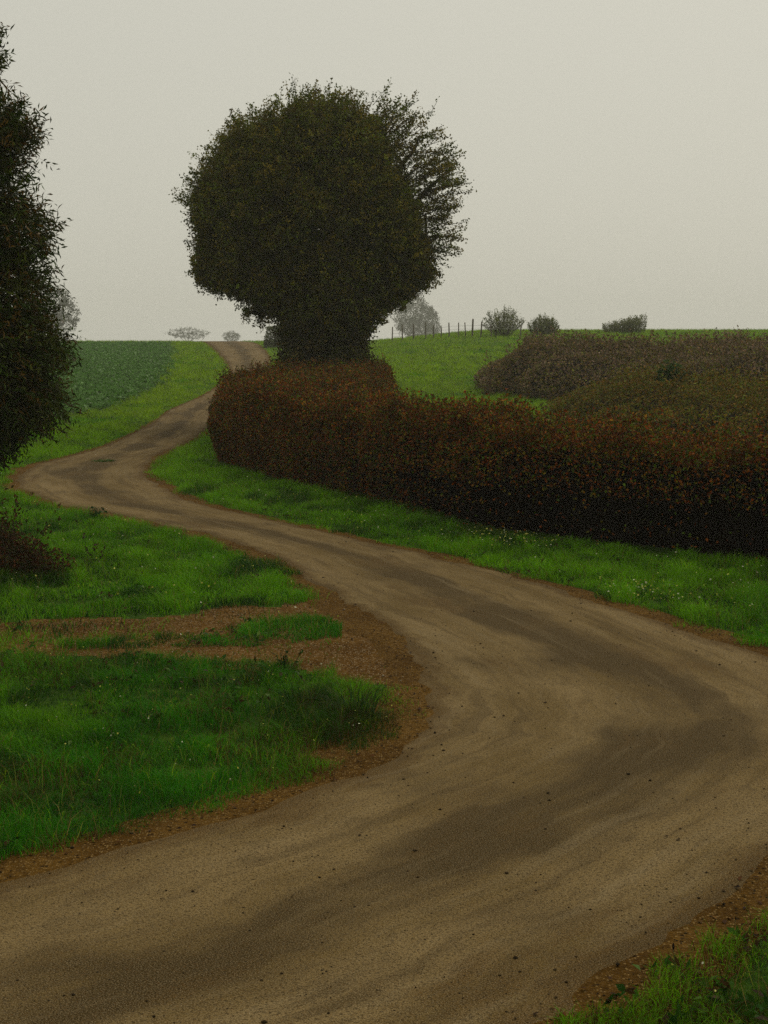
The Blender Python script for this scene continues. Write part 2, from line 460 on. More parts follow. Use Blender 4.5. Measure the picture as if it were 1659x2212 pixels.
# ------------------------------------------------------------------ ground, lane, shoulder, track, field
def axis(lo, fine0, fine1, hi, step, ratio):
    a = list(np.arange(fine0, fine1, step)); s = step; x = a[-1]
    while x < hi: s *= ratio; x += s; a.append(x)
    s = step; x = a[0]
    while x > lo: s *= ratio; x -= s; a.insert(0, x)
    return np.array(a)
def sheet(xs, ys, zoff, mask=None):
    X, Y = np.meshgrid(xs, ys); Z = G(X, Y) + zoff
    v = np.stack([X, Y, Z], -1).reshape(-1, 3)
    nx, ny = len(xs), len(ys)
    i, j = np.meshgrid(np.arange(nx - 1), np.arange(ny - 1)); b = (j * nx + i).ravel()
    q = np.stack([b, b + 1, b + 1 + nx, b + nx], 1)
    if mask is not None:
        cx = v[q][:, :, 0].mean(1); cy = v[q][:, :, 1].mean(1)
        q = q[mask(cx, cy)]
        u, inv = np.unique(q, return_inverse=True); v = v[u]; q = inv.reshape(q.shape)
    return v, q
mb = MB(); v, q = sheet(axis(-560, -16, 16, 560, .3, 1.06), axis(-120, 1, 62, 760, .3, 1.035), 0)
mb.add(v, q); tag(mb.build("ground", M_GROUND, smooth=True), kind="structure")

FIELD = [(-90, 136), (-46, 135.5), (-20.63, 135), (-16.6, 110), (-13.4, 86.47), (-11.6, 69.7), (-11.4, 60.5), (-11.7, 50.9), (-13.65, 39.8), (-40, 30), (-90, 30)]
mb = MB(); v, q = sheet(np.arange(-90, -11, .6), np.arange(30, 138, .6), .03, lambda x, y: sdist(x, y, FIELD) > (noise2(x, y, 3) - .5) * 1.0)
mb.add(v, q); tag(mb.build("crop_field", M_FIELD, smooth=True), kind="structure")

def ribbon(A, B, zoff, n, wig, seed, dip=False):
    m = len(A); t = np.linspace(0, 1, n)
    t = np.concatenate([[0, .03], np.linspace(.08, .92, n - 4), [.97, 1]])
    d = unit(A - B)
    s = RS[:m]
    wa = (fbm(s * 1.1, s * 0 + 1, seed) - .5) * wig * 2 + (noise2(s * 5, s * 0, seed + 1) - .5) * wig * .6
    wb = (fbm(s * 1.1, s * 0 + 9, seed) - .5) * wig * 2 + (noise2(s * 5, s * 0 + 5, seed + 1) - .5) * wig * .6
    A = A + d * wa[:, None]; B = B - d * wb[:, None]
    P = A[:, None] * (1 - t[None, :, None]) + B[:, None] * t[None, :, None]
    Z = G(P[..., 0], P[..., 1]) + zoff * (.5 + P[..., 1].clip(0, 200) / 30)
    if dip: Z[:, 0] -= .03; Z[:, -1] -= .03; Z[:, 1] -= .004; Z[:, -2] -= .004
    v = np.concatenate([P, Z[..., None]], -1).reshape(-1, 3)
    i, j = np.meshgrid(np.arange(n - 1), np.arange(m - 1)); b = (j * n + i).ravel()
    q = np.stack([b, b + n, b + n + 1, b + 1], 1)
    a = (t * 2 - 1)[None] * np.ones((m, 1))
    lane = np.stack([a * (np.linalg.norm(A - B, axis=1) / 2)[:, None], s[:, None] * np.ones((1, n)), a], -1)
    return v, q, lane.reshape(-1, 3)
keep = np.ones(len(RA), bool)
v, q, lane = ribbon(RA, RB, .020, 17, .16, 21, True)
mb = MB(); mb.add(v, q); tag(mb.build("road", M_ROAD, smooth=True, extra={"lane": lane}), kind="structure")
far = sstep(45, 30, RC[:, 1])
d = unit(RA - RB)
wl = .25 + .35 * far * fbm(RS * .5, RS * 0, 31)
wl = wl + .36 * np.exp(-((RC[:, 1] - 11.3) / 2.2) ** 2)
wr = .22 + .4 * far * fbm(RS * .5, RS * 0 + 7, 33) + .5 * np.exp(-((RC[:, 1] - 13.0) / 2.0) ** 2)
v, q, lane = ribbon(RA + d * wl[:, None], RB - d * wr[:, None], .011, 17, .12, 41, True)
mb = MB(); mb.add(v, q); tag(mb.build("road_shoulder", M_SHOULDER, smooth=True), kind="structure")
mb = MB(); v, q = sheet(np.arange(-14, 1.2, .1), np.arange(12.8, 18.8, .1), .004, lambda x, y: sdist(x, y, PATHPOLY) > (fbm(x * 2, y * 2, 5) - .5) * .7)
mb.add(v, q); tag(mb.build("track", M_PATH, smooth=True), kind="structure")

# ------------------------------------------------------------------ hedges and thickets: leafy masses over a twig core coloured near black for inner shade
HEDGE_A = [(11, 17.1), (7.2, 19.1), (5.6, 20.1), (4.65, 20.75), (3.4, 21.85), (1.35, 23.65), (-.4, 27.35), (-2.5, 30.95), (-4.85, 35.9), (-3.8, 37.6), (-2.6, 37.0),
           (-.4, 33), (1.6, 29), (3.2, 26), (5.2, 24), (8.5, 21.8), (12, 19.8)]
HEDGE_B = [(-4.95, 37.2), (-5.05, 41), (-4.4, 46), (-3.5, 51.3), (-1.0, 52.5), (.45, 51), (.65, 46), (.5, 41), (-.2, 36.5), (-2.2, 37.4), (-3.3, 38.2)]
THICK_A = [(4.2, 69.5), (4.9, 68), (4.3, 66), (5.6, 64.5), (6.0, 62), (7.6, 60.5), (12, 57.5), (24, 54), (30, 62), (16, 72), (8, 77), (5.2, 73)]
THICK_B = [(5.9, 53.5), (6.2, 47), (7.4, 40.5), (10.5, 34), (14, 29), (20, 27), (24, 48), (15, 55), (8.5, 56.5)]
BUSH_L = [(-4.2, 19.25), (-5.6, 18.8), (-8, 18.6), (-8.6, 20), (-7.5, 21.2), (-5.6, 21.0), (-4.9, 20.2)]
FARHEDGE = [(-10.6, 123), (-10.3, 121.5), (-4, 121), (-3.5, 125), (-9.8, 126)]

def taper(x, t): return 1 - t * sstep(.5, 6.5, x)
def leafy(poly, H, n, ln, wd, cols, tap=0., bare=0., ewob=.35, under=.35, shell=.32, lump=.25, lscale=.8, edge=.5, up=.3, seed=0, coretop=.35):
    """leaf centres, tints, top-height function for a hedge-like mass on a footprint"""
    P = np.array(poly); x0, y0 = P.min(0) - .3; x1, y1 = P.max(0) + .3
    def top(x, y, sd):
        return H * taper(x, tap) * (1 - lump * .5 + lump * fbm(x * lscale, y * lscale, seed)) * np.sqrt(np.clip(sd / edge, .08, 1))
    got = []; tot = 0
    while tot < n:
        m = 300000
        x = rng.uniform(x0, x1, m); y = rng.uniform(y0, y1, m); z = rng.uniform(0, 1, m)
        sd = sdist(x, y, poly) + (fbm(x * 1.7 * .35 / ewob, y * 1.7 * .35 / ewob, seed + 3) - .5) * ewob
        ok = sd > 0; x, y, z, sd = x[ok], y[ok], z[ok], sd[ok]
        Hm = H * (1 + lump); zz = z * Hm; T = top(x, y, sd)
        dt = T - zz; ds = sd - under * np.clip(1 - zz / H, 0, 1) ** 1.3
        dep = np.minimum(dt, ds)
        ok = (dep > 0) & (rng.random(len(x)) < np.exp(-dep / shell * 1.6) * (1 - bare * (sstep(-5, 1.5, x) * .75 + .25) * np.clip(1.5 - zz / H * 1.35, 0, 1)))
        got.append(np.stack([x[ok], y[ok], zz[ok]], 1)); tot += ok.sum()
    C = np.vstack(got)[:n]; C[:, 2] += G(C[:, 0], C[:, 1])
    return C, palette(n, cols, .22)
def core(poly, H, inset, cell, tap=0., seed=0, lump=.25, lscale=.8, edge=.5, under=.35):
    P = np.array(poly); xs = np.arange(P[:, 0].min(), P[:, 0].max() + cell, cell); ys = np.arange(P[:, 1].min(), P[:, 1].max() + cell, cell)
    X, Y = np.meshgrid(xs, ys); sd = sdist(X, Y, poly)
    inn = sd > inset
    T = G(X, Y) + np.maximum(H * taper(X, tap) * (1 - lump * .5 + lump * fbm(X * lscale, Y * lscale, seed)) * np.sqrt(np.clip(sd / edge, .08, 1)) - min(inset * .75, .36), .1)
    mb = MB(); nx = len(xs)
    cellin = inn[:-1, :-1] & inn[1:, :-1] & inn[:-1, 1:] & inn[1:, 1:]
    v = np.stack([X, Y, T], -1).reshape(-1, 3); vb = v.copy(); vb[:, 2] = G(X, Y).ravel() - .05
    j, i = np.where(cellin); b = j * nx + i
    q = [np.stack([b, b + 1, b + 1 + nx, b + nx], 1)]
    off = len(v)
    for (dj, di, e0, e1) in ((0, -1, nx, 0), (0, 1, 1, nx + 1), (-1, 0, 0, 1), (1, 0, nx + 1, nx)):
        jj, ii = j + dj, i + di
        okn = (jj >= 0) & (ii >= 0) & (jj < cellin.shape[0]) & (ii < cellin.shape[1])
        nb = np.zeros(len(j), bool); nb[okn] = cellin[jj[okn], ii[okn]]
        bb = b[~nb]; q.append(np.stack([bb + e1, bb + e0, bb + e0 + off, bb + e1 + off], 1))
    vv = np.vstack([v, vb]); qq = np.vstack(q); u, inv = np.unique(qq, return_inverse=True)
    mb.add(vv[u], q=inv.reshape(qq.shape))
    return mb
def sprigs(mbL, mbT, base, n, L0, L1, ln, wd, cols, tw, per=7, lean=.4, r=.004, up=.9):
    """upright shoots with leaves along them"""
    d = unit(np.stack([rng.normal(0, lean, n), rng.normal(0, lean, n), np.full(n, up)], 1))
    Ls = rng.uniform(L0, L1, n)
    tip = base + d * Ls[:, None]
    twigs(mbT, base, tip, r, palette(n, tw, .2))
    t = rng.uniform(.25, 1.02, (n, per))
    C = (base[:, None] + d[:, None] * (Ls[:, None] * t)[..., None] + rng.normal(0, ln * .35, (n, per, 3))).reshape(-1, 3)
    leaf_quads(mbL, C, ln, wd, palette(len(C), cols, .25), .2)

def hedge(name, poly, H, n, ln, wd, cols, label, cat, mat, nspr=0, spr=(.2, .5), group=None, inset=.42, cell=.25, sprleaf=None, fol="foliage", **kw):
    P = np.array(poly); cx, cy = P.mean(0); o = (cx, cy, float(G(cx, cy)))
    t = thing(name, o, label, cat, group)
    kk = {a: kw[a] for a in ("lump", "lscale", "edge", "under", "seed", "tap") if a in kw}
    C, col = leafy(poly, H, n, ln, wd, cols, **kw)
    mbL = MB(); leaf_quads(mbL, C, ln, wd, col, .3)
    mbT = MB()
    # twigs through the shell
    idx = rng.integers(0, len(C), max(n // 25, 50)); p0 = C[idx]; p1 = p0 + rdir(len(idx)) * np.array([1, 1, 1.0]) * ln * 3.5
    twigs(mbT, p0, p1, ln * .045, palette(len(idx), [(.05, .03, .015), (.03, .02, .01)], .2))
    if nspr:
        topi = np.argsort(C[:, 2] - G(C[:, 0], C[:, 1]))[-len(C) // 3:]
        b = np.vstack([C[rng.choice(topi, nspr * 3 // 4)], C[rng.integers(0, len(C), nspr - nspr * 3 // 4)]])
        sprigs(mbL, mbT, b, nspr, spr[0], spr[1], ln * 1.1 if sprleaf is None else sprleaf, wd, cols, [(.05, .03, .015), (.035, .022, .012)], r=ln * .07)
    mbL.build(fol, mat, t, loc=o)
    mbT.build("twigs", M_BARK, t, loc=o)
    core(poly, H, inset, cell, **kk).build("stem_shade_core", M_CORE, t, loc=o)
    return t

RUST = [(.250, .070, .008), (.200, .046, .007), (.115, .026, .006), (.230, .105, .012), (.090, .085, .008), (.055, .095, .006), (.150, .044, .006), (.090, .020, .005), (.170, .130, .010), (.070, .110, .008)]
hedge("roadside_hedge", HEDGE_A, 1.88, 150000, .062, .038, RUST, "long rust-brown clipped hedge curving along the right verge of the lane", "hedge", M_HEDGE,
      nspr=3000, spr=(.1, .5), inset=.7, cell=.2, under=.4, bare=.97, tap=.12, lump=.32, seed=5)
hedge("bramble_hedge", HEDGE_B, 1.98, 120000, .06, .038, RUST + [(.05, .06, .01), (.09, .05, .012)], "wide rusty hedge mass at the foot of the round tree", "hedge", M_HEDGE,
      nspr=1300, spr=(.12, .45), inset=.8, under=.5, bare=.6, lump=.28, seed=9)
PURP = [(.210, .145, .095), (.165, .115, .070), (.230, .135, .060), (.130, .130, .034), (.180, .115, .075)]
OLIV = [(.160, .115, .012), (.130, .135, .009), (.190, .100, .013), (.100, .125, .007), (.165, .085, .013)]
hedge("bramble_thicket", THICK_A, 2.05, 100000, .13, .085, PURP + OLIV[:2], "tall purplish-brown bramble thicket in the far meadow on the right", "thicket", M_THICKET,
      nspr=1600, spr=(.3, .8), under=.3, shell=.4, lump=.7, ewob=2.0, lscale=.3, edge=2.2, seed=13, inset=.6, cell=.5)
hedge("bramble_thicket", THICK_B, 1.5, 130000, .10, .065, OLIV + [(.10, .12, .012), (.16, .115, .016)], "low olive-brown scrub directly behind the right part of the roadside hedge", "thicket", M_THICKET,
      nspr=1600, spr=(.2, .65), under=.2, shell=.4, lump=.5, ewob=1.4, lscale=.35, edge=2.6, seed=17, inset=.5, cell=.5)
hedge("bramble_bush", BUSH_L, .72, 20000, .055, .034, [(.10, .034, .010), (.05, .04, .008), (.07, .024, .008), (.04, .05, .008)], "dark reddish bramble bush low on the grass at the left edge", "bush", M_HEDGE,
      nspr=420, spr=(.2, .7), under=.1, lump=.6, lscale=1.2, shell=.6, ewob=.9, bare=.3, seed=23, inset=.75, cell=.2)
hedge("far_hedge", FARHEDGE, 1.9, 9000, .16, .11, [(.085, .095, .035), (.065, .080, .03)], "square-ended grey-green hedge beside the lane on the crest, left of the trunk", "hedge", M_THICKET,
      nspr=0, under=.0, ewob=.12, shell=.4, lump=.1, seed=27, inset=.5, cell=.5, edge=.3)

# ------------------------------------------------------------------ trees
def blob_points(blobs, n, c, inner=.72, hollow=True, outer=1.0):
    """points in the outer shell of a union of ellipsoids (cx,cy,cz,rx,ry,rz,weight)"""
    B = np.array(blobs, float); w = B[:, 6] * (B[:, 3] * B[:, 4] + B[:, 3] * B[:, 5] + B[:, 4] * B[:, 5]); w /= w.sum()
    out = []; tot = 0
    while tot < n:
        m = max(n, 2000); k = rng.choice(len(B), m, p=w)
        d = rdir(m); r = rng.uniform(inner ** 3, outer ** 3, m) ** (1 / 3)
        r = r * (1 + .16 * (np.sin(d[:, 0] * 9 + k) * np.sin(d[:, 1] * 8 + 2 * k) * np.sin(d[:, 2] * 10)) + .07 * np.sin(d[:, 0] * 23 + 3 * k) * np.sin(d[:, 2] * 21 + k))
        p = B[k, :3] + d * B[k, 3:6] * r[:, None]
        ok = np.ones(m, bool)
        if hollow:
            for b in B:
                ok &= (((p - b[:3]) / b[3:6]) ** 2).sum(1) > (inner * .96) ** 2
        out.append(p[ok]); tot += ok.sum()
    return np.vstack(out)[:n]

def limbs(mb, base, blobs, r0, trunk_h, n_sub=5):
    base = np.array(base, float)
    top = np.array([np.average([b[0] for b in blobs]), np.average([b[1] for b in blobs]), base[2] + trunk_h])
    top = base * .75 + top * .25; top[2] = base[2] + trunk_h
    tp = wobble(base - np.array([0, 0, .2]), top, 8, r0 * .12)
    tube(mb, tp, np.linspace(r0, r0 * .62, 8), 10)
    for b in blobs:
        c = np.array(b[:3]); p = wobble(tp[-2], c, 9, np.linalg.norm(c - top) * .03)
        tube(mb, p, np.linspace(r0 * .45, r0 * .14, 9), 7)
        for _ in range(n_sub):
            e = c + rdir(1)[0] * np.array(b[3:6]) * .74
            st = p[random.randint(4, 8)]
            tube(mb, wobble(st, e, 6, np.linalg.norm(e - st) * .03), np.linspace(r0 * .13, r0 * .03, 6), 5)

# the big round tree behind the hedge
TB = (-2.0, 50.0, float(G(-2.0, 50.0)))
def px(x, y, rx, ry, rz=None, dy=0., w=1., s=59.9, Y=50.0):
    return ((x - 829.5) / s, Y + dy, 3.4 + (800 - y) / s, rx / s, (rz or rx) / s, ry / s, w)
CROWN = [px(652, 445, 214, 185, 210), px(690, 345, 110, 104, 150), px(580, 400, 98, 108, 150), px(508, 470, 75, 85, 120), px(482, 560, 50, 48, 90), px(520, 590, 85, 48, 110), px(592, 622, 75, 48, 110), px(830, 615, 60, 45, 90),
         px(570, 575, 105, 70, 130), px(775, 355, 62, 80, 140), px(815, 490, 88, 105, 150), px(865, 555, 55, 62, 90), px(885, 592, 48, 38, 60), px(715, 600, 165, 75, 150), px(712, 660, 120, 60, 120)]
SPRAY = [px(880, 355, 75, 78, 80, .6), px(930, 415, 50, 65, 70, .4), px(915, 510, 50, 62, 70, .2), px(820, 290, 70, 55, 70, .4), px(700, 262, 80, 22, 60, 0), px(436, 440, 24, 24, 30, 0), px(560, 665, 40, 22, 40, 0)]
IVYB = [px(706, 700, 100, 70, 90), px(706, 790, 98, 95, 90), px(706, 640, 125, 50, 100)]
tree = thing("round_tree", TB, "big round-crowned dark tree with ivy-thick trunk rising behind the hedge", "tree")
mb = MB(); limbs(mb, TB, CROWN + SPRAY, .42, 4.6, 6)
mb.build("trunk", M_BARK, tree, True, TB)
OLV = [(.150, .140, .009), (.105, .115, .007), (.185, .140, .011), (.060, .074, .006), (.120, .090, .009), (.090, .120, .007)]
mbL = MB(); mbT = MB()
def clusters(mbL, mbT, P, per, rad, ln, wd, cols, center, tw=.006, twl=.5, up=.35, droop=0.):
    n = len(P); d = unit(unit(P - center) + rng.normal(0, .45, (n, 3)) + np.array([0, 0, .15 - droop]))
    p0 = P - d * twl * .6; p1 = P + d * twl * .5
    if mbT is not None: twigs(mbT, p0, p1, tw, palette(n, [(.03, .022, .012)], .2))
    t = rng.uniform(-.5, .55, (n, per, 1))
    C = (P[:, None] + d[:, None] * t * twl + rng.normal(0, rad, (n, per, 3)).clip(-1.7 * rad, 1.7 * rad)).reshape(-1, 3)
    cc = np.repeat(palette(n, cols, .3), per, 0) * (1 + rng.normal(0, .15, (n * per, 1)))
    leaf_quads(mbL, C, ln, wd, np.clip(cc, 0, 1), up)
def lumpy(P, f=1.25, lo=.34):                                # clumps of boughs with hollows between them
    v = (noise2(P[:, 0] * f + P[:, 1] * .7, P[:, 2] * f, 7) + noise2(P[:, 1] * f + 31, P[:, 2] * f + P[:, 0] * .5, 8)) / 2
    return P[rng.random(len(P)) < .25 + .75 * sstep(lo - .08, lo + .12, v)]
cen = np.array([(640 - 829.5) / 59.9, 50, 3.4 + (800 - 440) / 59.9])
clusters(mbL, mbT, lumpy(blob_points(CROWN, 17000, cen, .78)), 17, .09, .085, .056, OLV, cen, twl=.45)
def outshoots(P, d, L0, L1, per, ln, wd, cols, r):
    n = len(P); Ls = rng.uniform(L0, L1, n); tip = P + d * Ls[:, None]; tip[:, 2] += Ls * .12
    twigs(mbT, P, tip, r, palette(n, [(.03, .022, .012)], .2))
    t = rng.uniform(.25, 1.03, (n, per, 1))
    C = (P[:, None] * (1 - t) + tip[:, None] * t + rng.normal(0, ln * .55, (n, per, 3))).reshape(-1, 3)
    leaf_quads(mbL, C, ln, wd, np.repeat(palette(n, cols, .2), per, 0), .3)
P = blob_points(CROWN, 2600, cen, .93)                     # shoots that break the outline
outshoots(P, unit(unit(P - cen) + rng.normal(0, .35, P.shape) + [0, 0, .15]), .25, .55, 14, .095, .06, OLV, .008)
P = blob_points(SPRAY[:5], 560, cen, .15)                  # loose, airy boughs on the right and top
outshoots(P, unit(unit(P - cen) + rng.normal(0, .25, P.shape) + [.1, 0, .15]), .45, .95, 22, .095, .06, OLV, .012)
P = blob_points(SPRAY[5:], 60, cen, .15)
outshoots(P, unit(unit(P - cen) + rng.normal(0, .3, P.shape)), .4, .7, 22, .095, .06, OLV, .01)
clusters(mbL, None, blob_points(CROWN, 4200, cen, .30, False, .80), 9, .2, .25, .17, OLV, cen, twl=.6)
mbL.build("crown", M_CROWN, tree, loc=TB)
mbT.build("branches", M_BARK, tree, loc=TB)
mbI = MB()
ic = np.array([-2.0, 50, 4.0])
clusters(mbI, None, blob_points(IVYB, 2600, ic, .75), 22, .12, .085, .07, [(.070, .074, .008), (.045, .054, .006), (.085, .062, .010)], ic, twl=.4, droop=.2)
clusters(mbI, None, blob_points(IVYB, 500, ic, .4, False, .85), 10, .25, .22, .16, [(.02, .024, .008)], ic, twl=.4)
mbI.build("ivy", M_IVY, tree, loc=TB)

# the near tree at the left edge: hanging sprays of narrow leaflets
LB = (-6.75, 19.6, float(G(-6.75, 19.6)))
def pl(x, y, rx, ry, rz=None, dy=0., w=1.): return px(x, y, rx, ry, rz, dy, w, 153.5, 19.6)
ASH = [pl(-75, 125, 78, 75, 80), pl(-150, 165, 148, 168, 140), pl(-70, 300, 155, 70, 150), pl(-95, 365, 142, 150, 150), pl(-80, 505, 180, 90, 180), pl(-95, 640, 190, 120, 190), pl(-70, 745, 195, 95, 195), pl(-80, 850, 200, 90, 195), pl(-130, 920, 140, 75, 150)]
lt = thing("overhanging_tree", LB, "dark tree with drooping narrow leaves, cut off by the left edge", "tree")
mb = MB(); limbs(mb, LB, ASH, .17, 1.9, 5); mb.build("trunk", M_BARK, lt, True, LB)
mbL = MB(); mbT = MB()
lc = np.array([-6.5, 19.6, 3.5])
def sprays(mbL, mbT, P, center, L0, nl, ln, wd, cols):
    n = len(P)
    d = unit(unit(P - center) * .8 + rng.normal(0, .45, (n, 3)) + np.array([0, 0, -.35]))
    tip = P + d * L0; tip[:, 2] -= L0 * .15
    twigs(mbT, P, tip, .0025, palette(n, [(.04, .03, .015)], .2))
    side = unit(np.cross(d, rdir(n)))
    cc = palette(n, cols, .25)
    for k in range(nl):
        f = (k // 2 + .6) / (nl / 2); sg = 1 if k % 2 else -1
        if k == nl - 1: dd = d + np.array([0, 0, -.2])
        else: dd = d * .55 + sg * side * .75 + np.array([0, 0, -.45])
        dd = unit(dd + rng.normal(0, .18, (n, 3)))
        p = P + (tip - P) * min(f, 1)
        leaf_quads(mbL, p + dd * ln * .5, ln, wd, np.clip(cc * (1 + rng.normal(0, .12, (n, 1))), 0, 1), .5, dd)
DK = [(.040, .070, .007), (.026, .046, .005), (.060, .078, .008), (.045, .050, .007), (.050, .060, .008), (.110, .062, .010)]
sprays(mbL, mbT, blob_points(ASH, 8600, lc, .66, True, 1.03), lc, .32, 9, .115, .027, DK)
clusters(mbL, None, blob_points(ASH, 2400, lc, .3, False, .68), 12, .15, .10, .04, DK, lc, twl=.4)
mbL.build("crown", M_ASH, lt, loc=LB); mbT.build("branches", M_BARK, lt, loc=LB)

# pale trees fading into the mist beyond the crest
def far_tree(x, Y, top, w, base, label, blobs, cols=((.05, .055, .03), (.04, .045, .025)), group="misty trees beyond the crest", dens=1.):
    s = 3000.0 / Y; X = (x - 829.5) / s; gz = float(G(X, Y)); o = (X, Y, gz)
    t = thing("misty_tree", o, label, "tree", group)
    ztop = 3.4 + (800 - top) / s; Wd = w / s
    Hh = ztop - gz
    bl = [(X + bx * Wd, Y + rng.uniform(-.2, .2) * Wd, gz + bz * Hh, rx * Wd, rx * Wd, rz * Hh, 1.) for bx, bz, rx, rz in blobs]
    mb = MB(); limbs(mb, o, bl, Hh * .03, Hh * .4, 4); mb.build("trunk", M_BARK, t, True, o)
    mbL = MB(); cc = np.array([X, Y, gz + Hh * .65])
    clusters(mbL, None, blob_points(bl, int(330 * dens), cc, .62), 11, Hh * .020, Hh * .026, Hh * .018, cols, cc, twl=Hh * .06)
    mbL.build("crown", M_THICKET, t, loc=o)
    return t
RND = [(0, .68, .34, .26), (-.25, .6, .25, .22), (.26, .58, .24, .22), (.05, .8, .25, .2), (-.1, .45, .3, .2), (.15, .42, .3, .18)]
FLATB = [(0, .85, .3, .14), (-.28, .78, .22, .13), (.28, .78, .22, .12), (-.1, .68, .3, .12), (.12, .66, .3, .14)]
far_tree(893, 640, 638, 88, 0, "tall pale grey tree in mist behind the fence posts, right of the round tree", RND, dens=2.)
far_tree(931, 680, 664, 40, 0, "smaller pale tree touching the right side of the tall misty one by the fence", RND)
far_tree(409, 640, 708, 92, 0, "broad low-crowned pale tree on the skyline above the green verge, left of the lane", FLATB, dens=1.4)
far_tree(503, 690, 716, 40, 0, "tiny umbrella-shaped pale tree on the skyline above the lane's end", FLATB)
far_tree(128, 430, 622, 100, 0, "grey misty tree peeping out behind the drooping tree at the left edge", RND, dens=1.6)

# ------------------------------------------------------------------ shrubs and fence on the crest
def shrub(x, Y, hpx, wpx, label, n, cols, fan=.8, flat=False):
    s = 3000.0 / Y; X = (x - 829.5) / s; gz = float(G(X, Y)); o = (X, Y, gz); Hh = hpx / s; Wd = wpx / s
    t = thing("crest_shrub", o, label, "shrub", "shrubs on the crest")
    mbL = MB(); mbT = MB()
    a = rng.uniform(0, 2 * np.pi, n); r = np.sqrt(rng.uniform(0, 1, n))
    base = np.stack([X + np.cos(a) * r * Wd * (.5 - .35 * fan), Y + np.sin(a) * r * Wd * (.5 - .35 * fan), np.full(n, gz)], 1)
    hh = Hh * (rng.uniform(.6, 1.06, n) * (.72 + .3 * np.clip(np.cos(a) * r + .3, -1, 1)) if flat else np.sqrt(np.clip(1 - .75 * r ** 2, .1, 1)) * rng.uniform(.75, 1.06, n))
    tip = np.stack([X + np.cos(a) * r * Wd * .5, Y + np.sin(a) * r * Wd * .5, gz + hh], 1)
    twigs(mbT, base, tip, .015, palette(n, [(.04, .03, .02)], .2))
    per = 26; tt = rng.uniform(.12, 1., (n, per, 1)) ** (.55 if fan > .9 else .8)
    C = (base[:, None] * (1 - tt) + tip[:, None] * tt + rng.normal(0, .07, (n, per, 3))).reshape(-1, 3)
    leaf_quads(mbL, C, .13, .07, palette(len(C), cols, .2), .2)
    mbL.build("foliage", M_THICKET, t, loc=o); mbT.build("stems", M_BARK, t, loc=o)
    return t
SHR = [(.15, .165, .05), (.17, .175, .065), (.12, .14, .045)]
shrub(1085, 124, 62, 98, "fan-shaped open shrub on the crest beside the fence's right end", 130, SHR, 1.0)
shrub(1170, 126, 44, 70, "compact domed shrub on the crest, between the fan-shaped shrub and the flat-topped one", 150, SHR, .4)
shrub(1345, 130, 38, 96, "wide flat-topped spiky shrub on the crest above the far thicket", 190, SHR, .1, True)
# young dark bush in the thicket
o = (12.0, 57.0, float(G(12.0, 57.0)))
t = thing("green_bush", (9.75, 47.0, float(G(9.75, 47.0))), "small dark green bush standing out against the brown thicket on the right", "bush")
o = tuple(t.location); mbL = MB(); mbT = MB()
clusters(mbL, mbT, blob_points([(o[0], o[1], o[2] + 1.15, .6, .5, .75, 1), (o[0] - .1, o[1], o[2] + 1.6, .3, .3, .45, 1)], 420, None, .2, False), 14, .12, .11, .06, [(.032, .070, .012), (.022, .050, .008)], np.array([o[0], o[1], o[2] + .8]), twl=.4)
twigs(mbT, np.array([o] * 8) + rng.normal(0, .08, (8, 3)) * [1, 1, 0], np.array([o] * 8) + rng.normal(0, .3, (8, 3)) * [1, 1, 0] + [0, 0, 1.8], .025, np.array([(.03, .022, .012)] * 8))
mbL.build("foliage", M_THICKET, t, loc=o); mbT.build("stems", M_BARK, t, loc=o)

FX = [847, 869, 893, 919.5, 935.5, 952, 969.5, 989.5, 1004.5, 1018.5, 1037, 1059.5, 1122]
fp = []
for i, x in enumerate(FX):
    Y = 134 - i * 1.0; X = (x - 829.5) * Y / 3000.0; fp.append((X, Y, float(G(X, Y))))
ft = thing("wire_fence", fp[6], "old post and wire fence running along the crest right of the round tree", "fence")
tops = []
for i, p in enumerate(fp):
    h = [1.35, 1.5, 1.45, 1.55, 1.2, 1.0, 1.35, 1.3, 1.3, 1.6, 1.35, 1.1, .9][i]
    lx, ly = rng.normal(0, .05, 2); r = .085 if i == 9 else rng.uniform(.05, .065)
    mb = MB(); tube(mb, [(p[0], p[1], p[2] - .15), (p[0] + lx * .5, p[1] + ly * .5, p[2] + h * .5), (p[0] + lx, p[1] + ly, p[2] + h)], [r, r * .97, r * .9], 8)
    mb.build("post", M_POST, ft, loc=fp[6]); tops.append((p[0] + lx, p[1] + ly, p[2] + h))
mb = MB()
for f in (.35, .62, .88):
    pts = [(a[0] * (1 - f) + b[0] * f, a[1] * (1 - f) + b[1] * f - .05, a[2] + min(f * 1.15, .95 * (b[2] - a[2]))) for a, b in zip(fp, tops)]
    tube(mb, pts, .008, 4)
mb.build("wire", M_WIRE, ft, loc=fp[6])

